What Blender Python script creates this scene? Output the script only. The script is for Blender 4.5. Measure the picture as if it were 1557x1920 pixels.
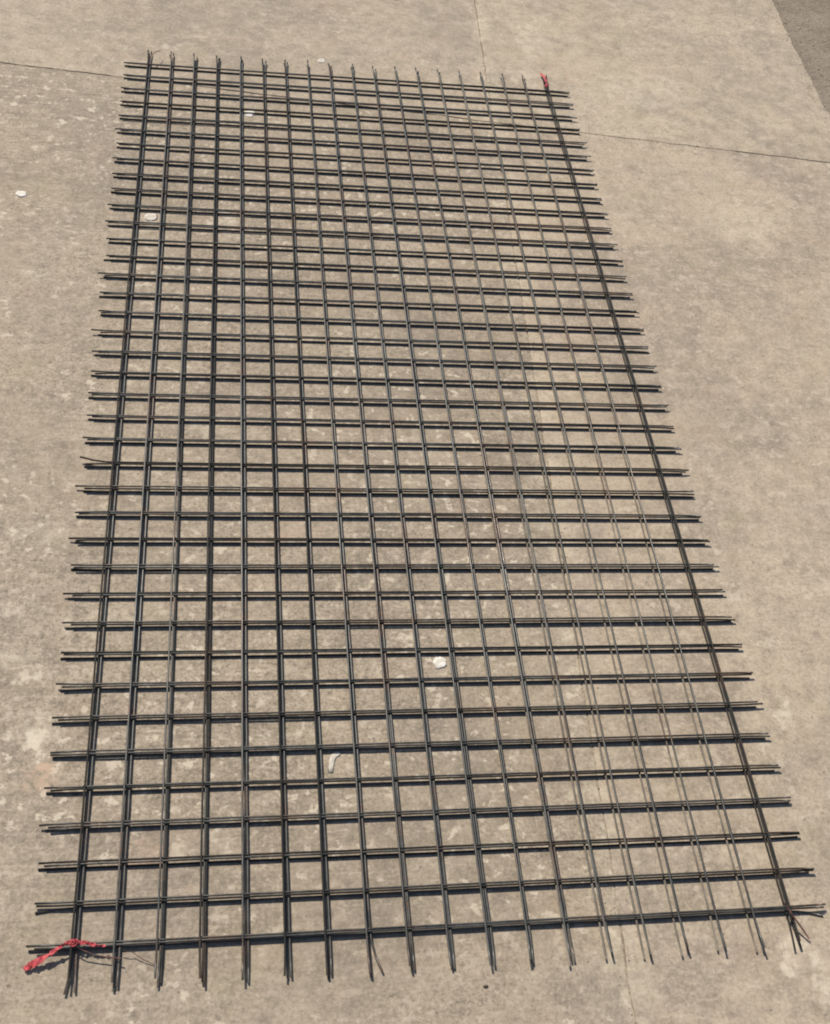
import bpy, bmesh, math, random
from mathutils import Vector, Matrix, noise

for o in list(bpy.data.objects):
    bpy.data.objects.remove(o, do_unlink=True)
S = bpy.context.scene
COL = S.collection
rnd = random.Random(11)

# ------------------------------------------------------------------ camera
cam_d = bpy.data.cameras.new("camera")
cam = bpy.data.objects.new("camera", cam_d)
COL.objects.link(cam)
cam_d.sensor_fit = 'VERTICAL'
cam_d.sensor_height = 24.0
cam_d.lens = 24.0 * 2150.68 / 1920.0
cam_d.clip_start = 0.02
cam_d.clip_end = 3000
_r = Matrix(((0.98664, -0.00688, -0.16278), (-0.09516, 0.78662, -0.61006), (0.13225, 0.61740, 0.77545)))
cam.matrix_world = Matrix.Translation((0.17378, -0.45918, 1.4245)) @ _r.to_4x4()
S.camera = cam

# ------------------------------------------------------------------ light
SHADOW = Vector((0.42, -0.78))                 # ground shift of a shadow per unit of height
to_sun = Vector((-SHADOW.x, -SHADOW.y, 1.0)).normalized()
elev = math.asin(to_sun.z)
azim = math.atan2(to_sun.x, to_sun.y)
world = bpy.data.worlds.new("World")
S.world = world
world.use_nodes = True
wn = world.node_tree
wn.nodes.clear()
sky = wn.nodes.new("ShaderNodeTexSky")
sky.sky_type = 'NISHITA'
sky.sun_disc = False
sky.sun_elevation = elev
sky.sun_rotation = azim
bg = wn.nodes.new("ShaderNodeBackground")
bg.inputs[1].default_value = 0.075
wo = wn.nodes.new("ShaderNodeOutputWorld")
wn.links.new(sky.outputs[0], bg.inputs[0])
wn.links.new(bg.outputs[0], wo.inputs[0])
sun_d = bpy.data.lights.new("sun", 'SUN')
sun_d.energy = 4.2
sun_d.angle = math.radians(0.6)
sun_d.color = (1.0, 0.93, 0.82)
sun = bpy.data.objects.new("sun", sun_d)
COL.objects.link(sun)
sun.rotation_euler = to_sun.to_track_quat('Z', 'Y').to_euler()
sun.location = (0, 0, 5)
S.view_settings.view_transform = 'Standard'
S.view_settings.look = 'None'
S.view_settings.exposure = 0.12
S.view_settings.gamma = 1.0
S.view_settings.use_curve_mapping = False
S.cycles.pixel_filter_type = 'BLACKMAN_HARRIS'
S.cycles.filter_width = 2.0


# ------------------------------------------------------------------ helpers
def tag(o, label=None, cat=None, group=None, kind=None):
    if label: o['label'] = label
    if cat: o['category'] = cat
    if group: o['group'] = group
    if kind: o['kind'] = kind
    return o


def link_mesh(name, verts, faces, mat, parent=None, smooth=True):
    me = bpy.data.meshes.new(name)
    me.from_pydata(verts, [], faces)
    me.update()
    if smooth:
        me.polygons.foreach_set("use_smooth", [True] * len(me.polygons))
    me.materials.append(mat)
    o = bpy.data.objects.new(name, me)
    COL.objects.link(o)
    if parent: o.parent = parent
    return o


def sstep(a, b, x):
    k = min(1, max(0, (x - a) / (b - a))); return k * k * (3 - 2 * k)


def empty(name, loc):
    o = bpy.data.objects.new(name, None)
    o.empty_display_size = 0.02
    o.location = loc
    COL.objects.link(o)
    return o


def tube(pts, rad, sides=8):
    """swept tube with closed ends; rad is a number or one per point"""
    pts = [Vector(p) for p in pts]
    V, F = [], []
    n = len(pts)
    up = Vector((0, 0, 1))
    for i, p in enumerate(pts):
        d = (pts[min(i + 1, n - 1)] - pts[max(i - 1, 0)]).normalized()
        a = d.cross(up)
        if a.length < 1e-4: a = d.cross(Vector((1, 0, 0)))
        a.normalize()
        b = a.cross(d)
        r = rad if isinstance(rad, (int, float)) else rad[i]
        for k in range(sides):
            t = 2 * math.pi * k / sides
            V.append(tuple(p + a * (r * math.cos(t)) + b * (r * math.sin(t))))
    for i in range(n - 1):
        for k in range(sides):
            k2 = (k + 1) % sides
            F.append((i * sides + k, i * sides + k2, (i + 1) * sides + k2, (i + 1) * sides + k))
    F.append(tuple(range(sides)))
    F.append(tuple(reversed(range((n - 1) * sides, n * sides))))
    return V, F


class NT:
    """small node-building helper"""
    def __init__(self, name):
        self.m = bpy.data.materials.new(name)
        self.m.use_nodes = True
        self.t = self.m.node_tree
        self.t.nodes.clear()
        self.out = self.n("ShaderNodeOutputMaterial")
        self.b = self.n("ShaderNodeBsdfPrincipled")
        self.t.links.new(self.b.outputs[0], self.out.inputs[0])
        self.co = self.n("ShaderNodeTexCoord").outputs["Object"]

    def n(self, kind): return self.t.nodes.new(kind)
    def l(self, a, b): self.t.links.new(a, b)

    def set(self, sock, v):
        if isinstance(v, bpy.types.NodeSocket): self.l(v, sock)
        else: sock.default_value = v

    def math(self, op, a, b=0.0, c=0.0, clamp=False):
        n = self.n("ShaderNodeMath"); n.operation = op; n.use_clamp = clamp
        self.set(n.inputs[0], a); self.set(n.inputs[1], b); self.set(n.inputs[2], c)
        return n.outputs[0]

    def mapping(self, scale=(1, 1, 1), loc=(0, 0, 0), rot=(0, 0, 0), src=None):
        n = self.n("ShaderNodeMapping")
        self.l(src or self.co, n.inputs[0])
        n.inputs["Scale"].default_value = scale
        n.inputs["Location"].default_value = loc
        n.inputs["Rotation"].default_value = rot
        return n.outputs[0]

    def noise(self, scale, detail=3, rough=0.55, src=None, dist=0.0, col=False):
        n = self.n("ShaderNodeTexNoise")
        self.l(src or self.co, n.inputs["Vector"])
        n.inputs["Scale"].default_value = scale
        n.inputs["Detail"].default_value = detail
        n.inputs["Roughness"].default_value = rough
        n.inputs["Distortion"].default_value = dist
        return n.outputs[1 if col else 0]

    def ss(self, v, a, b, lo=0.0, hi=1.0):
        n = self.n("ShaderNodeMapRange"); n.interpolation_type = 'SMOOTHSTEP'
        self.set(n.inputs[0], v)
        for i, x in enumerate((a, b, lo, hi)): n.inputs[1 + i].default_value = x
        return n.outputs[0]

    def mix(self, f, a, b, blend='MIX'):
        n = self.n("ShaderNodeMix"); n.data_type = 'RGBA'; n.blend_type = blend
        self.set(n.inputs[0], f)
        for s, v in ((n.inputs[6], a), (n.inputs[7], b)):
            self.set(s, v if isinstance(v, bpy.types.NodeSocket) else (v[0], v[1], v[2], 1))
        return n.outputs[2]

    def bump(self, h, strength, dist, prev=None):
        n = self.n("ShaderNodeBump")
        n.inputs["Strength"].default_value = strength
        n.inputs["Distance"].default_value = dist
        self.l(h, n.inputs["Height"])
        if prev: self.l(prev, n.inputs["Normal"])
        return n.outputs[0]

    def done(self, col, rough, normal=None, metal=0.0, spec=None):
        self.set(self.b.inputs["Base Color"], col if isinstance(col, bpy.types.NodeSocket) else (*col, 1))
        self.set(self.b.inputs["Roughness"], rough)
        self.b.inputs["Metallic"].default_value = metal
        if spec is not None: self.b.inputs["Specular IOR Level"].default_value = spec
        if normal: self.l(normal, self.b.inputs["Normal"])
        return self.m


# ------------------------------------------------------------------ materials
def concrete(name, base, fleck=1.0, streak=1.0, mottle=1.0, seed=0.0, grit=1.0):
    """weathered concrete: mottled patches, drag streaks, pale chipped flecks, pits, a few lime blots"""
    t = NT(name)
    co = t.mapping(loc=(seed, seed * 0.7, 0))
    big = t.noise(1.6, 4, 0.6, co, 0.4)
    mid = t.noise(6.0, 5, 0.62, co, 0.6)
    small = t.noise(30, 6, 0.72, t.mapping(loc=(seed, 2, 0)), 0.2)
    fine = t.noise(190, 3, 0.7, co)
    dark = tuple(c * (0.82 if i < 2 else 0.81) for i, c in enumerate(base))
    pale = tuple(c * k for c, k in zip(base, (1.20, 1.20, 1.17)))
    col = t.mix(t.ss(big, 0.33, 0.68), dark, pale)
    col = t.mix(t.math('MULTIPLY', t.ss(mid, 0.36, 0.70), 0.55 * mottle), col,
                tuple(c * k for c, k in zip(base, (1.24, 1.21, 1.15))))
    # cooler, greyer worn areas
    grey = t.noise(2.7, 4, 0.6, t.mapping(loc=(seed + 7, 3, 0)), 0.7)
    col = t.mix(t.math('MULTIPLY', t.ss(grey, 0.48, 0.68), 0.42 * mottle), col,
                (base[0] * 0.86, base[1] * 0.87, base[2] * 0.93))
    # broad ragged damp / dirt stains and rubbed pale areas
    stn = t.noise(2.4, 7, 0.68, t.mapping(loc=(seed + 71, 1, 0)), 0.3)
    col = t.mix(t.math('MULTIPLY', t.ss(stn, 0.50, 0.60), 0.42 * mottle), col, (base[0] * 0.70, base[1] * 0.705, base[2] * 0.74))
    rub = t.noise(3.3, 7, 0.7, t.mapping(loc=(seed + 77, 1, 0)), 0.4)
    col = t.mix(t.math('MULTIPLY', t.ss(rub, 0.53, 0.62), 0.40 * mottle), col, (base[0] * 1.30, base[1] * 1.29, base[2] * 1.22))
    # fine drag lines left by the float, roughly across the slab
    st = t.noise(1.0, 4, 0.6, t.mapping(scale=(9, 130, 1), rot=(0, 0, 0.04), loc=(seed, 0, 0)), 0.2)
    st2 = t.noise(3.1, 3, 0.5, t.mapping(loc=(seed, 5, 0)))
    sf = t.math('MULTIPLY', t.ss(st, 0.5, 0.72), t.ss(st2, 0.35, 0.7))
    col = t.mix(t.math('MULTIPLY', sf, 0.55 * streak), col, tuple(c * 1.32 for c in base))
    sd = t.math('MULTIPLY', t.ss(st, 0.5, 0.30), t.ss(st2, 0.4, 0.6))
    col = t.mix(t.math('MULTIPLY', sd, 0.50 * streak), col, tuple(c * 0.70 for c in base))
    hl = t.noise(1.0, 6, 0.75, t.mapping(scale=(16, 320, 1), rot=(0, 0, 0.02), loc=(seed + 61, 0, 0)), 0.1)
    hm = t.ss(t.noise(4.2, 3, 0.6, t.mapping(loc=(seed + 63, 0, 0))), 0.40, 0.62)
    col = t.mix(t.math('MULTIPLY', t.math('MULTIPLY', t.ss(hl, 0.47, 0.34), hm), 0.55 * streak), col, tuple(c * 0.60 for c in base))
    col = t.mix(t.math('MULTIPLY', t.math('MULTIPLY', t.ss(hl, 0.55, 0.68), hm), 0.55 * streak), col, tuple(c * 1.45 for c in base))
    # grain
    col = t.mix(t.math('MULTIPLY', t.ss(small, 0.46, 0.66), 0.55), col, tuple(c * 1.40 for c in base))
    col = t.mix(t.math('MULTIPLY', t.ss(small, 0.50, 0.30), 0.60), col, tuple(c * 0.58 for c in base))
    col = t.mix(t.math('MULTIPLY', t.ss(fine, 0.52, 0.34), 0.45), col, tuple(c * 0.60 for c in base))
    col = t.mix(t.math('MULTIPLY', t.ss(fine, 0.54, 0.70), 0.42), col, tuple(c * 1.42 for c in base))
    # crisp grit: sand grains and worn-out aggregate, two sizes
    g1 = t.noise(105, 4, 0.75, t.mapping(loc=(seed + 31, 4, 0)))
    g2 = t.noise(250, 3, 0.75, t.mapping(loc=(seed + 37, 6, 0)))
    gm = t.ss(t.noise(2.2, 4, 0.65, t.mapping(loc=(seed + 41, 8, 0))), 0.32, 0.62, 0.22, 1.0)
    col = t.mix(t.math('MULTIPLY', t.math('MULTIPLY', t.ss(g1, 0.53, 0.66), gm), 0.75 * grit), col, tuple(c * 1.55 for c in base))
    col = t.mix(t.math('MULTIPLY', t.math('MULTIPLY', t.ss(g1, 0.47, 0.34), gm), 0.80 * grit), col, tuple(c * 0.50 for c in base))
    col = t.mix(t.math('MULTIPLY', t.math('MULTIPLY', t.ss(g2, 0.53, 0.68), gm), 0.70 * grit), col, tuple(c * 1.5 for c in base))
    col = t.mix(t.math('MULTIPLY', t.math('MULTIPLY', t.ss(g2, 0.47, 0.32), gm), 0.75 * grit), col, tuple(c * 0.5 for c in base))
    # pale flecks, gathered in patches, some stretched, uneven outlines
    fm = t.ss(t.noise(3.4, 3, 0.6, t.mapping(loc=(seed + 2, 9, 0))), 0.36, 0.60)
    fl = t.noise(52, 4, 0.62, t.mapping(scale=(1, 1.1, 1), loc=(seed, 1, 0)), 0.2)
    fl2 = t.noise(23, 5, 0.7, t.mapping(scale=(1, 1.1, 1), loc=(seed + 4, 1, 0)), 0.25)
    f1 = t.math('MULTIPLY', t.ss(fl, 0.555, 0.64), fm)
    f2 = t.math('MULTIPLY', t.ss(fl2, 0.60, 0.70), fm)
    f2 = t.math('MULTIPLY', f2, 0.65)
    ff = t.math('MULTIPLY', t.math('MAXIMUM', f1, f2), 0.92 * fleck, clamp=True)
    col = t.mix(ff, col, (0.60, 0.52, 0.41))
    # scuffs dragged across the slab, in loose swarms
    sm = t.ss(t.noise(2.6, 4, 0.65, t.mapping(loc=(seed + 51, 3, 0))), 0.46, 0.64)
    sc = t.noise(1.0, 5, 0.7, t.mapping(scale=(26, 85, 1), rot=(0, 0, 0.03), loc=(seed + 53, 0, 0)), 0.5)
    col = t.mix(t.math('MULTIPLY', t.math('MULTIPLY', t.ss(sc, 0.56, 0.66), sm), 0.8 * fleck), col, (0.58, 0.50, 0.39))
    # faint rusty / pinkish tint
    pk = t.noise(11, 3, 0.6, t.mapping(loc=(seed + 11, 2, 0)))
    col = t.mix(t.math('MULTIPLY', t.ss(pk, 0.54, 0.72), 0.14), col, (base[0] * 1.15, base[1] * 0.92, base[2] * 0.82))
    gr = t.noise(8, 3, 0.6, t.mapping(loc=(seed + 21, 2, 0)))
    col = t.mix(t.math('MULTIPLY', t.ss(gr, 0.55, 0.74), 0.20), col, (base[0] * 0.95, base[1] * 1.0, base[2] * 0.78))
    # pits
    pit = t.noise(95, 2, 0.5, t.mapping(loc=(seed, 14, 0)))
    pf = t.math('MULTIPLY', t.ss(pit, 0.30, 0.24), 0.6)
    col = t.mix(pf, col, tuple(c * 0.42 for c in base))
    h = t.math('ADD', t.math('MULTIPLY', small, 0.6), t.math('MULTIPLY', fine, 0.32))
    h = t.math('ADD', h, t.math('MULTIPLY', st, 0.16 * streak))
    h = t.math('ADD', h, t.math('MULTIPLY', ff, 0.15))
    h = t.math('ADD', h, t.math('MULTIPLY', g1, 0.5 * grit))
    h = t.math('SUBTRACT', h, t.math('MULTIPLY', pf, 0.5))
    nb = t.bump(h, 0.7, 0.0016)
    nb = t.bump(mid, 0.35, 0.010, nb)
    return t, col, nb


def lime(t, col, spots, joint=None, jcol=(0.66, 0.57, 0.43)):
    """pale lime / mortar stains with their own ragged outlines at fixed places on the slab"""
    wob = t.noise(24, 4, 0.65, t.co, col=True)
    va = t.n("ShaderNodeVectorMath"); va.operation = 'MULTIPLY_ADD'
    t.l(wob, va.inputs[0]); va.inputs[1].default_value = (0.10, 0.10, 0); va.inputs[2].default_value = (-0.05, -0.05, 0)
    vb = t.n("ShaderNodeVectorMath"); vb.operation = 'ADD'
    t.l(t.co, vb.inputs[0]); t.l(va.outputs[0], vb.inputs[1])
    p = vb.outputs[0]
    brk = t.ss(t.noise(48, 5, 0.7), 0.44, 0.60)
    for (x, y, rx, ry, a, c) in spots:
        d = t.n("ShaderNodeVectorMath"); d.operation = 'LENGTH'
        t.l(t.mapping(scale=(1 / rx, 1 / ry, 0), loc=(-x / rx, -y / ry, 0), src=p), d.inputs[0])
        f = t.math('MULTIPLY', t.ss(d.outputs["Value"], 1.0, 0.55), t.math('MULTIPLY_ADD', brk, 0.85, 0.15))
        col = t.mix(t.math('MULTIPLY', f, a), col, c)
    if joint:
        (x0, y0), (x1, y1), wid, a = joint
        sp = t.n("ShaderNodeSeparateXYZ"); t.l(p, sp.inputs[0])
        k = (x1 - x0) / (y1 - y0)
        dx = t.math('ABSOLUTE', t.math('SUBTRACT', t.math('SUBTRACT', sp.outputs[0], t.math('MULTIPLY', sp.outputs[1], k)), x0 - k * y0))
        patch = t.ss(t.noise(9, 4, 0.65, t.mapping(loc=(3, 3, 0))), 0.38, 0.62)
        f = t.math('MULTIPLY', t.ss(dx, wid, wid * 0.15), t.math('MULTIPLY', patch, t.math('MULTIPLY_ADD', brk, 0.75, 0.25)))
        col = t.mix(t.math('MULTIPLY', f, a), col, jcol)
    return col


LIME = (0.64, 0.56, 0.44)
PINK = (0.50, 0.36, 0.27)
JOINT = ((0.783, 2.304), (0.669, -0.113))
BASE_L = (0.345, 0.287, 0.221)
BASE_R = (0.392, 0.325, 0.250)
t, c, nb = concrete("concrete_near_left", BASE_L, 1.0, 1.35, 1.0, 0.0)
c = lime(t, c, [(-0.085, 0.365, 0.03, 0.016, 0.75, LIME), (-0.062, 0.275, 0.028, 0.018, 0.75, LIME), (-0.055, 0.225, 0.03, 0.016, 0.7, (0.58, 0.42, 0.29)), (-0.12, 0.48, 0.035, 0.02, 0.6, LIME), (-0.125, 0.40, 0.04, 0.02, 0.6, LIME), (0.08, 0.115, 0.03, 0.02, 0.4, PINK), (0.12, 0.12, 0.02, 0.03, 0.5, LIME), (0.175, 0.13, 0.015, 0.02, 0.55, LIME), (0.13, 0.055, 0.02, 0.02, 0.4, PINK), (-0.10, 0.31, 0.03, 0.012, 0.5, LIME), (0.171, 1.383, 0.040, 0.045, 0.75, LIME), (0.19, 1.33, 0.03, 0.03, 0.5, LIME), (0.03, 1.37, 0.03, 0.03, 0.4, LIME),
                (0.436, 0.431, 0.02, 0.014, 0.8, LIME), (0.12, 1.18, 0.03, 0.03, 0.35, PINK), (0.30, 1.05, 0.05, 0.025, 0.45, LIME),
                (-0.07, 0.28, 0.05, 0.02, 0.6, LIME), (-0.06, 0.22, 0.035, 0.02, 0.5, PINK), (-0.10, 0.62, 0.06, 0.03, 0.4, LIME),
                (0.28, 0.62, 0.06, 0.03, 0.45, PINK), (0.02, 0.46, 0.05, 0.03, 0.4, LIME), (-0.17, 1.2, 0.03, 0.015, 0.55, LIME),
                (0.15, 0.84, 0.05, 0.02, 0.4, LIME), (0.46, 1.12, 0.04, 0.03, 0.4, LIME), (0.50, 0.80, 0.04, 0.03, 0.35, LIME)],
         (*JOINT, 0.05, 0.5))
M_NL = t.done(c, 0.9, nb, spec=0.25)
t, c, nb = concrete("concrete_near_right", BASE_R, 0.55, 0.6, 1.3, 5.3, 0.55)
c = lime(t, c, [(0.992, 0.286, 0.018, 0.035, 0.8, LIME), (0.903, -0.056, 0.032, 0.03, 0.75, LIME), (0.978, 0.951, 0.016, 0.014, 0.8, LIME),
                (0.93, -0.10, 0.02, 0.02, 0.6, LIME), (1.0, 0.42, 0.018, 0.01, 0.6, LIME), (0.96, 0.50, 0.018, 0.01, 0.6, LIME),
                (0.93, 1.42, 0.03, 0.06, 0.30, PINK), (1.25, 1.45, 0.10, 0.10, 0.25, LIME), (0.80, 0.25, 0.02, 0.03, 0.6, LIME)],
         (*JOINT, 0.05, 0.5))
M_NR = t.done(c, 0.9, nb, spec=0.25)
t, c, nb = concrete("concrete_far_left", (0.382, 0.320, 0.249), 0.5, 0.25, 0.8, 12.1, 0.4)
c = lime(t, c, [(0.10, 2.05, 0.05, 0.03, 0.4, LIME), (0.05, 1.98, 0.03, 0.02, 0.5, LIME)], (*JOINT, 0.035, 0.7))
M_FL = t.done(c, 0.9, nb, spec=0.25)
t, c, nb = concrete("concrete_far_right", (0.405, 0.340, 0.262), 0.5, 0.4, 1.3, 17.7, 0.5)
c = lime(t, c, [(0.90, 2.13, 0.05, 0.10, 0.5, LIME), (0.96, 1.99, 0.05, 0.05, 0.35, PINK), (1.15, 1.95, 0.14, 0.10, 0.35, LIME), (0.86, 1.96, 0.05, 0.05, 0.45, LIME)],
         (*JOINT, 0.045, 0.7))
M_FR = t.done(c, 0.9, nb, spec=0.25)

t = NT("worn_asphalt")
a = t.noise(75, 6, 0.78); b = t.noise(7, 5, 0.7); d = t.noise(220, 2, 0.6)
c = t.mix(t.ss(b, 0.35, 0.65), (0.245, 0.202, 0.156), (0.325, 0.270, 0.212))
c = t.mix(t.math('MULTIPLY', t.ss(a, 0.5, 0.62), 0.7), c, (0.38, 0.315, 0.245))
c = t.mix(t.math('MULTIPLY', t.ss(a, 0.45, 0.3), 0.55), c, (0.12, 0.098, 0.075))
c = t.mix(t.math('MULTIPLY', t.ss(d, 0.5, 0.35), 0.3), c, (0.12, 0.098, 0.078))
nb = t.bump(t.math('ADD', a, t.math('MULTIPLY', d, 0.4)), 0.9, 0.006)
M_ASPH = t.done(c, 0.92, nb, spec=0.2)

def steel(name, lo, hi, rust, metal, spec, r0, r1):
    """drawn wire: patchy mill scale, rust bloom, bright rubbed stretches; each wire a little different"""
    t = NT(name)
    oi = t.n("ShaderNodeObjectInfo").outputs["Random"]
    a = t.noise(55, 4, 0.6); d = t.noise(9, 4, 0.65); g = t.noise(3, 3, 0.6); q = t.noise(160, 3, 0.6)
    c = t.mix(t.ss(a, 0.35, 0.65), lo, hi)
    c = t.mix(t.math('MULTIPLY', t.ss(d, 0.50, 0.64), rust), c, (0.095, 0.054, 0.033))
    c = t.mix(t.math('MULTIPLY', t.math('MULTIPLY', t.ss(q, 0.56, 0.66), t.ss(d, 0.42, 0.56)), rust), c, (0.16, 0.075, 0.036))
    c = t.mix(t.math('MULTIPLY', t.ss(g, 0.52, 0.68), 0.55), c, tuple(1.7 * k for k in hi))
    c = t.mix(t.math('MULTIPLY', oi, 0.45), c, tuple(0.9 * k for k in lo))
    nb = t.bump(t.noise(420, 2, 0.5), 0.3, 0.0004)
    rough = t.math('ADD', t.ss(a, 0.3, 0.7, r0, r1), t.math('MULTIPLY', oi, 0.12))
    return t.done(c, rough, nb, metal=metal, spec=spec)
M_STEEL = steel("drawn_steel", (0.040, 0.041, 0.038), (0.090, 0.089, 0.082), 0.8, 0.26, 0.75, 0.26, 0.44)
M_DARK_STEEL = steel("dark_steel", (0.018, 0.018, 0.016), (0.036, 0.035, 0.031), 0.35, 0.05, 0.25, 0.45, 0.6)  # darker wire: the whole right edge bar and random others
M_DUSTY = steel("dusty_steel", (0.085, 0.080, 0.070), (0.155, 0.146, 0.128), 0.6, 0.15, 0.5, 0.4, 0.6)
M_CAKED = steel("dust_caked_steel", (0.15, 0.132, 0.108), (0.24, 0.212, 0.172), 0.4, 0.05, 0.3, 0.6, 0.75)
t = NT("rusty_tie_wire")
c = t.mix(t.ss(t.noise(120, 3), 0.4, 0.6), (0.09, 0.055, 0.045), (0.20, 0.09, 0.07))
M_TIE = t.done(c, 0.6, None, metal=0.3)
t = NT("red_cloth")
wv = t.n("ShaderNodeTexWave"); wv.inputs["Scale"].default_value = 260
t.l(t.co, wv.inputs[0])
c = t.mix(t.ss(t.noise(60, 4), 0.35, 0.65), (0.50, 0.065, 0.075), (0.64, 0.12, 0.13))
c = t.mix(t.math('MULTIPLY', wv.outputs[1], 0.25), c, (0.38, 0.04, 0.05))
M_RED = t.done(c, 0.75, t.bump(wv.outputs[1], 0.4, 0.0004))
t = NT("white_stone")
c = t.mix(t.ss(t.noise(90, 4), 0.35, 0.65), (0.60, 0.55, 0.47), (0.80, 0.76, 0.70))
M_WHITE = t.done(c, 0.7, t.bump(t.noise(150, 3), 0.5, 0.001))
t = NT("pale_stone")
c = t.mix(t.ss(t.noise(90, 4), 0.35, 0.65), (0.50, 0.45, 0.37), (0.66, 0.61, 0.53))
M_PALE = t.done(c, 0.8, t.bump(t.noise(150, 3), 0.5, 0.001))
t = NT("dark_stone")
c = t.mix(t.ss(t.noise(90, 4), 0.35, 0.65), (0.05, 0.04, 0.03), (0.12, 0.09, 0.07))
M_DARK = t.done(c, 0.85, t.bump(t.noise(150, 3), 0.5, 0.001))
t = NT("packed_dirt")
c = t.mix(t.ss(t.noise(140, 4, 0.7), 0.35, 0.65), (0.15, 0.115, 0.08), (0.33, 0.27, 0.20))
M_DIRT = t.done(c, 0.95, t.bump(t.noise(300, 3), 0.6, 0.001))
t = NT("loose_grit")
c = t.mix(t.ss(t.noise(120, 3, 0.7), 0.4, 0.6), (0.20, 0.165, 0.13), (0.40, 0.335, 0.26))
M_GRIT = t.done(c, 0.95, None)
t = NT("mortar_crumb")
vr = t.n("ShaderNodeTexVoronoi"); vr.inputs["Scale"].default_value = 180
t.l(t.co, vr.inputs[0])
sp = t.n("ShaderNodeSeparateColor"); t.l(vr.outputs["Color"], sp.inputs[0])
c = t.mix(sp.outputs[0], (0.26, 0.21, 0.15), (0.50, 0.42, 0.32))
M_CRUMB = t.done(c, 0.9, t.bump(t.noise(300, 2), 0.5, 0.0006))

# ------------------------------------------------------------------ the ground
def line_x(p, q):  # x as a function of y on the line p-q
    k = (q[0] - p[0]) / (q[1] - p[1]); return lambda y: p[0] + k * (y - p[1])
def line_y(p, q):
    k = (q[1] - p[1]) / (q[0] - p[0]); return lambda x: p[1] + k * (x - p[0])
_jx = line_x(*JOINT)
JX = lambda y: _jx(y) + 0.0030 * noise.noise(Vector((0, y * 7, 3))) + 0.0016 * noise.noise(Vector((0, y * 31, 8)))                                   # joint running along the wires
_jy = line_y((-0.309, 1.876), (1.541, 1.693))
JY = lambda x: _jy(x) + 0.0035 * noise.noise(Vector((x * 6, 0, 3))) + 0.0020 * noise.noise(Vector((x * 27, 0, 8)))          # joint running across
EX = line_x((1.622, 2.433), (1.603, 1.869))           # outer edge of the paving

def hump(x, y):                                       # gentle unevenness of the slabs
    return 0.0

def wobble(x, y, amp, s):
    return amp * (noise.noise(Vector((x * 13, y * 13, s))) + 0.7 * noise.noise(Vector((x * 47, y * 47, s + 3))))

def cross_pt(sx, sy):
    """where the two joints meet"""
    x = 0.76
    for _ in range(20):
        y = JY(x); x = JX(y)
    return x, y
CX, CY = cross_pt(0, 0)

def slab(mat, side, end, parent, gap_long, gap_cross):
    """one cast slab; side -1 left / +1 right of the long joint, end -1 near / +1 far of the cross joint"""
    g1, g2 = side * gap_long / 2, end * gap_cross / 2
    far_x = -3.2 if side < 0 else None
    far_y = -1.9 if end < 0 else 4.9
    ring = []
    step = 0.02
    # along the long joint from far end towards the crossing
    n = int(abs(far_y - CY) / step)
    for i in range(n + 1):
        y = far_y + (CY + g2 - far_y) * i / n
        ring.append((JX(y) + g1 + wobble(0, y, 0.0018, 1 + side), y))
    # along the cross joint away from the crossing
    xe = far_x if side < 0 else EX(CY)
    n = int(abs(xe - CX) / step)
    for i in range(1, n + 1):
        x = CX + g1 + (xe - CX - g1) * i / n
        ring.append((x, JY(x) + g2 + wobble(x, 0, 0.0014, 5 + end)))
    if side < 0:
        ring.append((far_x, far_y))
    else:
        n = int(abs(far_y - CY) / step)
        y0 = JY(EX(CY)) + g2
        for i in range(1, n + 1):
            y = y0 + (far_y - y0) * i / n
            ring.append((EX(y) + wobble(3, y, 0.004, 9) + 0.006 * noise.noise(Vector((4, y * 70, 2))), y))
    a = sum(ring[i][0] * ring[(i + 1) % len(ring)][1] - ring[(i + 1) % len(ring)][0] * ring[i][1] for i in range(len(ring)))
    if a < 0: ring.reverse()
    bm = bmesh.new()
    vs = [bm.verts.new((x, y, 0)) for x, y in ring]
    f = bm.faces.new(vs)
    r = bmesh.ops.extrude_face_region(bm, geom=[f])
    low = [v for v in r['geom'] if isinstance(v, bmesh.types.BMVert)]
    # the extruded copy becomes the underside
    for v in low: v.co.z = -0.12
    bm.normal_update()
    edges = [e for e in bm.edges if abs(e.verts[0].co.z) < 1e-6 and abs(e.verts[1].co.z) < 1e-6]
    bmesh.ops.bevel(bm, geom=edges, offset=0.0013, segments=2, affect='EDGES', profile=0.6)
    bmesh.ops.recalc_face_normals(bm, faces=bm.faces)
    me = bpy.data.meshes.new("concrete_slab")
    bm.to_mesh(me); bm.free()
    me.materials.append(mat)
    o = bpy.data.objects.new("concrete_slab", me)
    COL.objects.link(o)
    o.parent = parent
    return o

G = 60.0
gv = [(-G, -G, -0.009), (G, -G, -0.009), (G, G, -0.009), (-G, G, -0.009)]
ground = link_mesh("ground", [(x * 8, y * 8, z) for x, y, z in gv], [(0, 1, 2, 3)], M_ASPH, None, False)
tag(ground, kind='structure')
pav = empty("pavement", (0, 0, 0)); tag(pav, kind='structure')
slab(M_NL, -1, -1, pav, 0.0018, 0.0034)
slab(M_NR, 1, -1, pav, 0.0018, 0.0030)
slab(M_FL, -1, 1, pav, 0.0018, 0.0034)
slab(M_FR, 1, 1, pav, 0.0018, 0.0030)

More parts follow.
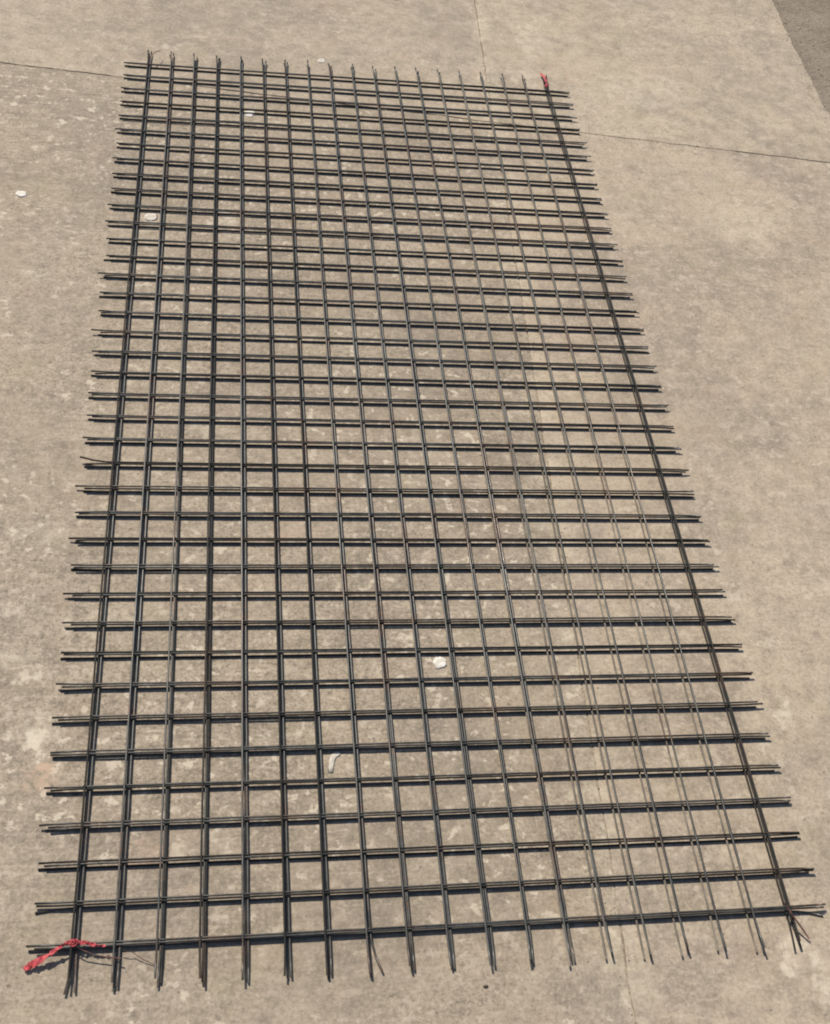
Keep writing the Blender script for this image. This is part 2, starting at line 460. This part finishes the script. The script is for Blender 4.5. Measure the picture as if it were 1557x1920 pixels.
bm = bmesh.new()
top = []
for i in range(171):                                   # mortar filling of the long joint, ragged and a little low
    y = -0.5 + i * 0.0206
    if abs(y - CY) < 0.012: y = CY - 0.012 if y < CY else CY + 0.012
    z = -0.0005 + 0.0016 * noise.noise(Vector((0, y * 30, 4))) + 0.0010 * noise.noise(Vector((2, y * 90, 4))) - 0.0045 * sstep(1.95, 2.05, y) * max(0, 0.5 + noise.noise(Vector((0, y * 22, 6))))
    top.append([bm.verts.new((JX(y) - 0.0045, y, z - 0.004)), bm.verts.new((JX(y), y, z)), bm.verts.new((JX(y) + 0.0045, y, z - 0.004))])
for a, b in zip(top, top[1:]):
    for k in (0, 1): bm.faces.new((a[k], a[k + 1], b[k + 1], b[k]))
me = bpy.data.meshes.new("joint_filler"); bm.to_mesh(me); bm.free(); me.materials.append(M_CRUMB)
jf = bpy.data.objects.new("joint_filler", me); COL.objects.link(jf); jf.parent = pav

bm = bmesh.new()
top = []
for i in range(401):                                   # packed dirt in the cross joint, here full, there hollow
    x = -1.0 + i * 0.0066
    if abs(x - CX) < 0.010: x = CX - 0.010 if x < CX else CX + 0.010
    full = 0.5 + 0.9 * noise.noise(Vector((x * 9, 0, 2))) + 0.5 * noise.noise(Vector((x * 40, 0, 5)))
    full += 0.75 * sstep(0.85, 0.95, x) * (1 - sstep(1.12, 1.30, x))
    z = -0.0045 + 0.0047 * max(0, min(1, full))
    y = JY(x)
    top.append([bm.verts.new((x, y + q, z + dz)) for q, dz in ((0.0055, -0.0012), (0.0, 0), (-0.0055, -0.0012))])
for a, b in zip(top, top[1:]):
    for k in (0, 1): bm.faces.new((a[k], a[k + 1], b[k + 1], b[k]))
me = bpy.data.meshes.new("joint_filler"); bm.to_mesh(me); bm.free(); me.materials.append(M_DIRT)
jf = bpy.data.objects.new("joint_filler", me); COL.objects.link(jf); jf.parent = pav

# ------------------------------------------------------------------ pebbles, chips, crumbs
def stone_mesh(sx, sy, sz, seed, sub=3, rough=0.35):
    bm = bmesh.new()
    bmesh.ops.create_icosphere(bm, subdivisions=sub, radius=1.0)
    for v in bm.verts:
        k = 1 + rough * noise.noise(v.co * 1.3 + Vector((seed, seed * 2, 0))) + 0.13 * noise.noise(v.co * 3.5 + Vector((seed, 0, 4)))
        v.co = Vector((v.co.x * sx * k, v.co.y * sy * k, v.co.z * sz * k))
    zmin = min(v.co.z for v in bm.verts)
    for v in bm.verts:
        v.co.z = max(v.co.z, zmin * 0.55)
    zmin = min(v.co.z for v in bm.verts)
    for v in bm.verts: v.co.z -= zmin
    V = [tuple(v.co) for v in bm.verts]; F = [tuple(v.index for v in f.verts) for f in bm.faces]
    bm.free()
    return V, F

def pebble(x, y, sx, sy, sz, mat, label, seed, rot=0.0, cat="pebble", group=None, z=0.0):
    V, F = stone_mesh(sx, sy, sz, seed)
    o = link_mesh("pebble", V, F, mat)
    o.location = (x, y, z - 0.0003); o.rotation_euler = (0, 0, rot)
    return tag(o, label, cat, group)

PG = "pale pebbles on the concrete"
pebble(0.483, 0.383, 0.0098, 0.0092, 0.0013, M_WHITE, "round white pebble in a cell in the nearer half of the mesh", 1.2, 0.3, group=PG)
pebble(-0.216, 1.428, 0.0105, 0.0085, 0.0013, M_WHITE, "white pebble lying alone on bare concrete left of the mesh", 2.2, 0.1, group=PG)
pebble(0.218, 1.742, 0.0120, 0.0110, 0.0013, M_WHITE, "bright white pebble in the fifth column of cells near the far end of the mesh", 3.4, 0.2, group=PG)
pebble(0.382, 1.972, 0.0095, 0.0085, 0.0009, M_PALE, "small cream pebble just beyond the far edge of the mesh", 4.1, 0.9, group=PG)
pebble(0.028, 1.376, 0.0130, 0.0115, 0.0013, M_PALE, "flat pale stone in the left column of cells, toward the far end", 5.7, 0.0, group=PG)
pebble(0.577, 2.282, 0.0120, 0.0070, 0.0050, M_DARK, "small dark stone at the far edge of the paving", 6.3, 0.0, cat="stone")
pebble(0.489, -0.071, 0.0034, 0.0018, 0.0014, M_DARK, "tiny dark chip on concrete in front of the near wire ends", 7.3, 0.1, cat="stone")
# bent white chip (flake of paint / plaster)
prof = [(-0.006, -0.016, 0.0035), (-0.005, -0.008, 0.004), (-0.0035, 0.001, 0.0042), (-0.001, 0.008, 0.0046), (0.004, 0.012, 0.005), (0.008, 0.0125, 0.0042)]
V, F = [], []
for i, (px, py, w) in enumerate(prof):
    nx = prof[min(i + 1, 5)]; pv = prof[max(i - 1, 0)]
    dx, dy = nx[0] - pv[0], nx[1] - pv[1]; L = math.hypot(dx, dy)
    ax, ay = -dy / L, dx / L
    h = 0.0006 + 0.0006 * math.sin(i * 1.3)
    V += [(px - ax * w, py - ay * w, 0.0), (px - ax * w * 0.6, py - ay * w * 0.6, h + 0.0006), (px + ax * w * 0.6, py + ay * w * 0.6, h + 0.0008), (px + ax * w, py + ay * w, 0.0)]
for i in range(5):
    for k in range(4):
        F.append((i * 4 + k, i * 4 + (k + 1) % 4, (i + 1) * 4 + (k + 1) % 4, (i + 1) * 4 + k))
F += [(3, 2, 1, 0), (20, 21, 22, 23)]
o = link_mesh("chip", [(x, y, z * 0.6) for x, y, z in V], F, M_PALE); o.location = (0.321, 0.231, 0.0002)
tag(o, "bent white chip lying in a cell near the front of the mesh", "chip")

def crumbs(name, pts, mat, flat=0.8):
    V, F = [], []
    base = [stone_mesh(1, 1, 0.7, s * 3.1 + 0.4, 1, 0.5) for s in range(6)]
    for (x, y, r) in pts:
        bv, bf = base[rnd.randrange(6)]
        a = rnd.random() * 6.28; ca, sa = math.cos(a), math.sin(a); e = 0.6 + 0.6 * rnd.random()
        o0 = len(V)
        for v in bv:
            X, Y = v[0] * r * e, v[1] * r
            V.append((x + X * ca - Y * sa, y + X * sa + Y * ca, v[2] * r * flat - 0.0002))
        F += [tuple(i + o0 for i in f) for f in bf]
    o = link_mesh(name, V, F, mat, None, False)
    return tag(o, kind='stuff')

pts = []
for i in range(420):                                   # along the long joint
    y = rnd.uniform(-0.25, 2.5)
    if noise.noise(Vector((0, y * 5, 2))) < -0.15: continue
    pts.append((JX(y) + rnd.gauss(0, 0.010), y, 0.0007 + 0.0011 * rnd.random() ** 3))
for i in range(120):                                   # by the cross joint on the right
    x = rnd.uniform(0.95, 1.6)
    pts.append((x, JY(x) + rnd.gauss(0, 0.012), 0.0006 + 0.0016 * rnd.random() ** 3))
for i in range(700):                                   # blown about
    x, y = rnd.uniform(-0.5, 1.55), rnd.uniform(-0.3, 2.4)
    if noise.noise(Vector((x * 4, y * 4, 7))) < -0.05: continue
    pts.append((x, y, 0.0005 + 0.0013 * rnd.random() ** 4))
tag(crumbs("mortar_crumbs", pts, M_CRUMB), "fine pale mortar crumbs strewn over the concrete and along its joints", "crumbs")
pts = []
for i in range(1500):                                   # grit beyond the paving edge
    y = rnd.uniform(1.6, 3.0)
    pts.append((EX(y) + 0.003 + abs(rnd.gauss(0, 0.05 if i % 2 else 0.16)), y, 0.0010 + 0.0035 * rnd.random() ** 4))
gr = crumbs("grit", pts, M_GRIT, 0.4); gr.location.z = -0.009
pts = []
for i in range(900):                                   # and spilled over the edge of the slab
    y = rnd.uniform(1.6, 3.0)
    pts.append((EX(y) + 0.004 - abs(rnd.gauss(0, 0.014)), y, 0.0007 + 0.0022 * rnd.random() ** 3))
tag(crumbs("grit", pts, M_GRIT, 0.45), "fine grit spilled onto the right edge of the paving", "grit")
tag(gr, "loose grit on the dark ground beyond the paving edge", "grit")

# ------------------------------------------------------------------ the mesh sheets
PX, PY, NX, NY = 0.05, 0.04986, 19, 39
R = 0.00140
OH = 0.049

# per sheet: (dx, dy, rotation, slack height function, sideways drift function)
def slack1(x, y): return 0.0004 + 0.0016 * sstep(0.35, 0.95, x) + 0.0005 * noise.noise(Vector((x * 2.2, y * 1.7, 1)))
def pair(x): return sstep(0.50, 0.72, x) * (1 - sstep(0.86, 0.895, x))
# the middle sheet lies upside down, so the wires of neighbouring sheets nest side by side
bow = lambda x, y: (1 - sstep(0.0, 0.10, x)) * math.sin(math.pi * min(1, max(0, y / 1.9)))
near = lambda y: 1 - sstep(0.45, 1.05, y)
SHEETS = [
    dict(dx=0.0000, dy=-0.0008, rot=0.0003, slack=lambda x, y: 0.0, layers=(0, 1),
         drift=lambda x, y: -0.0058 * pair(x) * near(y) - 0.0012 * sstep(0.87, 0.9, x)),
    dict(dx=0.0031, dy=0.0004, rot=0.0003, slack=lambda x, y: 0.0002, layers=(2, 1),
         drift=lambda x, y: 0.0014 * bow(x, y)),
    dict(dx=-0.0023, dy=0.0036, rot=-0.0006, slack=slack1, layers=(2, 3),
         drift=lambda x, y: pair(x) * (0.0028 * near(y) + 0.0012 * (1 - near(y))) + 0.0056 * sstep(0.87, 0.9, x) - 0.0010 * bow(x, y)),
]
SL = ["lowest of the three stacked steel wire mesh sheets, lying directly on the concrete",
      "middle sheet of the three stacked steel wire meshes, nested between the other two",
      "topmost of the three stacked steel wire mesh sheets, its lengthwise wires showing on top"]

def build_sheet(k):
    P = SHEETS[k]
    r = random.Random(100 + k)
    root = empty("wire_mesh_sheet", (0, 0, 0))
    tag(root, SL[k], "wire mesh", "stacked wire mesh sheets")
    zc = R + P['layers'][0] * (2 * R - 0.0001)          # cross wires
    zl = R + P['layers'][1] * (2 * R - 0.0001)          # long wires, welded on top of them or below
    ca, sa = math.cos(P['rot']), math.sin(P['rot'])
    def place(x, y, z):
        X, Y = x - 0.45, y - 0.95
        X, Y = X * ca - Y * sa, X * sa + Y * ca
        X += 0.45 + P['dx'] + P['drift'](x, y); Y += 0.95 + P['dy']
        return (X, Y, z + P['slack'](x, y))
    def wire(name, along, fixed, z, n, pitch, ends, mat):
        s = r.random() * 100
        off = r.gauss(0, 0.0004)
        a0, a1 = -OH + r.gauss(0, 0.0022), (n - 1) * pitch + OH + r.gauss(0, 0.0022)
        m = n * 2 + 5
        cs = [a0, a0 + OH * 0.4, a0 + OH * 0.75] + [pitch * 0.5 * i for i in range(2 * n - 1)] + [a1 - OH * 0.75, a1 - OH * 0.4, a1]
        pts = []
        for c in cs:
            w = off + 0.0006 * noise.noise(Vector((c * 3.1, s, k))) + 0.00035 * noise.noise(Vector((c * 14, s, k + 5)))
            zz = z + 0.0003 * abs(noise.noise(Vector((c * 6, s, k + 9))))
            over = max(0, -c) if c < 0 else max(0, c - (n - 1) * pitch)
            e = ends[0] if c < 0 else ends[1]
            w += e[0] * over * over / OH
            zz += max(e[1] * over * over / OH, R - z)
            pts.append(place(c, fixed + w, zz) if along == 'x' else place(fixed + w, c, zz))
        V, F = tube(pts, R, 8)
        return link_mesh(name, V, F, mat, root)
    for j in range(NY):
        e0 = (r.gauss(0, 0.015), r.uniform(-0.03, 0.01)); e1 = (r.gauss(0, 0.015), r.uniform(-0.03, 0.01))
        if j == 0 and k == 0: e1 = (-0.16, 0.0)
        if j == 1 and k == 0: e0 = (-0.08, 0.0)
        if j == 15 and k == 2: e0 = (0.16, 0.04)
        wire("cross_wire", 'x', j * PY, zc, NX, PX, (e0, e1), M_DARK_STEEL if r.random() < 0.3 else M_STEEL)
    for i in range(NX):
        e0 = (r.gauss(0, 0.018), r.uniform(-0.05, 0.0)); e1 = (r.gauss(0, 0.03), r.uniform(-0.02, 0.05))
        if i == 7 and k == 1: e0 = (0.24, 0.0)
        if i == 0: e0 = ((-0.12, 0.0), (0.03, -0.02), (-0.01, -0.02))[k]
        if i >= 13 and k == 2: e0 = (r.gauss(0.02, 0.02), r.uniform(0.0, 0.06))
        if i == 18 and k == 0: e0 = (-0.06, 0.0)
        wire("long_wire", 'y', i * PX, zl, NY, PY, (e0, e1), M_DARK_STEEL if i == 18 or r.random() < 0.14 and i < 12 else M_CAKED if 12 <= i <= 17 and k == 0 else M_DUSTY if (13 <= i <= 14 and k == 2) else M_STEEL)
    # little weld beads where the wires cross, one joined part
    bv, bf = stone_mesh(1, 1, 1, 2.2, 1, 0.3)
    V, F = [], []
    for j in range(NY):
        for i in range(NX):
            c = Vector(place(i * PX, j * PY, (zc + zl) / 2)); q = 0.8 + 0.4 * r.random(); o0 = len(V)
            V += [(c.x + v[0] * 0.0019 * q, c.y + v[1] * 0.0019 * q, c.z + (v[2] - 0.8) * 0.0011) for v in bv]
            F += [tuple(a + o0 for a in f) for f in bf]
    tag(link_mesh("weld_bead", V, F, M_STEEL, root), kind='stuff')
    return root

for k in range(3):
    build_sheet(k)

# ------------------------------------------------------------------ ribbons and tie wires
def strip(pts, thick=0.0005, mat=M_RED, name="tail", parent=None):
    """cloth strip: pts = (x, y, z, half width, roll) along the centre line, closed with real thickness"""
    # refine
    fine = []
    for i in range(len(pts) - 1):
        p0 = pts[max(i - 1, 0)]; p1 = pts[i]; p2 = pts[i + 1]; p3 = pts[min(i + 2, len(pts) - 1)]
        for s in range(6):
            u = s / 6
            fine.append([0.5 * ((2 * b) + (-a + c) * u + (2 * a - 5 * b + 4 * c - d) * u * u + (-a + 3 * b - 3 * c + d) * u ** 3) for a, b, c, d in zip(p0, p1, p2, p3)])
    fine.append(list(pts[-1]))
    V, F = [], []
    n = len(fine)
    for i, (x, y, z, w, roll) in enumerate(fine):
        a = Vector(fine[max(i - 1, 0)][:3]); b = Vector(fine[min(i + 1, n - 1)][:3])
        d = (b - a).normalized()
        s = d.cross(Vector((0, 0, 1))).normalized()
        u = s.cross(d)
        sv = s * math.cos(roll) + u * math.sin(roll); uv = u * math.cos(roll) - s * math.sin(roll)
        c = Vector((x, y, z)); ruf = 0.0012 * math.sin(i * 0.9) + 0.0008 * math.sin(i * 2.3 + 1)
        w *= 1 + 0.07 * math.sin(i * 1.9)
        for q, o in ((-1, -1), (0, -1), (1, -1), (1, 1), (0, 1), (-1, 1)):
            bow = 0.0011 * (1 - abs(q)) * math.sin(i * 1.1) + ruf * q
            V.append(tuple(c + sv * (w * q) + uv * (o * thick / 2 + bow)))
    for i in range(n - 1):
        for k in range(6):
            k2 = (k + 1) % 6
            F.append((i * 6 + k, i * 6 + k2, (i + 1) * 6 + k2, (i + 1) * 6 + k))
    F += [tuple(range(6)), tuple(reversed(range((n - 1) * 6, n * 6)))]
    return link_mesh(name, V, F, mat, parent, False)

rib = empty("ribbon", (0.0, 0.0, 0.0))
tag(rib, "red cloth ribbon with two tails tied round the front left corner crossing of the mesh", "ribbon")
strip([(0.002, 0.004, 0.0140, 0.0018, 0.6), (-0.006, 0.003, 0.0150, 0.0020, 0.9), (-0.016, -0.002, 0.0135, 0.0020, 0.2), (-0.026, -0.008, 0.0110, 0.0026, -0.5), (-0.038, -0.014, 0.0080, 0.0039, 0.1), (-0.047, -0.018, 0.0058, 0.0038, 0.15), (-0.054, -0.021, 0.0035, 0.0024, 0.1)], name="tail", parent=rib)
strip([(-0.004, 0.004, 0.0140, 0.0020, -0.4), (0.006, 0.003, 0.0150, 0.0022, -0.7), (0.016, 0.002, 0.0140, 0.0020, -0.2), (0.027, -0.001, 0.0132, 0.0018, -0.8), (0.038, -0.002, 0.0125, 0.0008, -0.3)], name="tail", parent=rib)
kp = []
for i in range(15):
    a = i / 14 * 2 * math.pi * 1.25
    kp.append((-0.002 + 0.0042 * math.cos(a) + 0.0003 * i, 0.003 + 0.0036 * math.sin(a), 0.0132 + 0.0016 * math.sin(a + 0.6) + 0.0001 * i))
V, F = tube(kp, [0.0008 + 0.0003 * math.sin(i * 1.7) for i in range(15)], 7)
link_mesh("knot", V, F, M_RED, rib)

rib2 = empty("ribbon", (0.906, 1.945, 0.0))
tag(rib2, "small faded red ribbon scrap on the far right corner of the mesh", "ribbon")
strip([(-0.006, -0.036, 0.0150, 0.0016, 0.2), (-0.005, -0.022, 0.0145, 0.0022, -0.2), (-0.003, -0.004, 0.0130, 0.0026, 0.1), (-0.005, 0.014, 0.0095, 0.0030, 0.2), (-0.007, 0.030, 0.0050, 0.0022, 0.3)], name="tail", parent=rib2)
kp = [(-0.006 + 0.0040 * math.cos(i / 11 * 6.9), -0.036 + 0.0035 * math.sin(i / 11 * 6.9), 0.0125 + 0.0002 * i) for i in range(12)]
V, F = tube(kp, 0.0010, 7)
link_mesh("knot", V, F, M_RED, rib2)

def tie(pts, label, r=0.0007):
    V, F = tube(pts, r, 6)
    o = link_mesh("tie_wire", V, F, M_TIE)
    return tag(o, label, "tie wire", "thin tie wires on the mesh corners")

tie([(0.004, -0.001, 0.0140), (0.012, -0.006, 0.0125), (0.026, -0.011, 0.0095), (0.040, -0.014, 0.0090), (0.056, -0.017, 0.0105)], "rusty tie wire sticking out from under the red ribbon to the right", 0.0008)
tie([(0.052, -0.002, 0.0140), (0.062, -0.009, 0.008), (0.068, -0.009, 0.0075), (0.082, -0.018, 0.004), (0.097, -0.025, 0.0015)], "thin grey tie wire trailing between the second and third wire ends from the left", 0.0005)
tie([(0.892, 0.006, 0.0185), (0.896, -0.004, 0.0200), (0.903, -0.015, 0.016), (0.911, -0.026, 0.011), (0.920, -0.038, 0.0045)], "reddish tie wire splayed outward at the front right corner", 0.0012)
tie([(0.003, 1.905, 0.0175), (0.010, 1.917, 0.020), (0.018, 1.930, 0.020), (0.024, 1.938, 0.015)], "short dark tie wire sticking up at the far left corner", 0.0009)
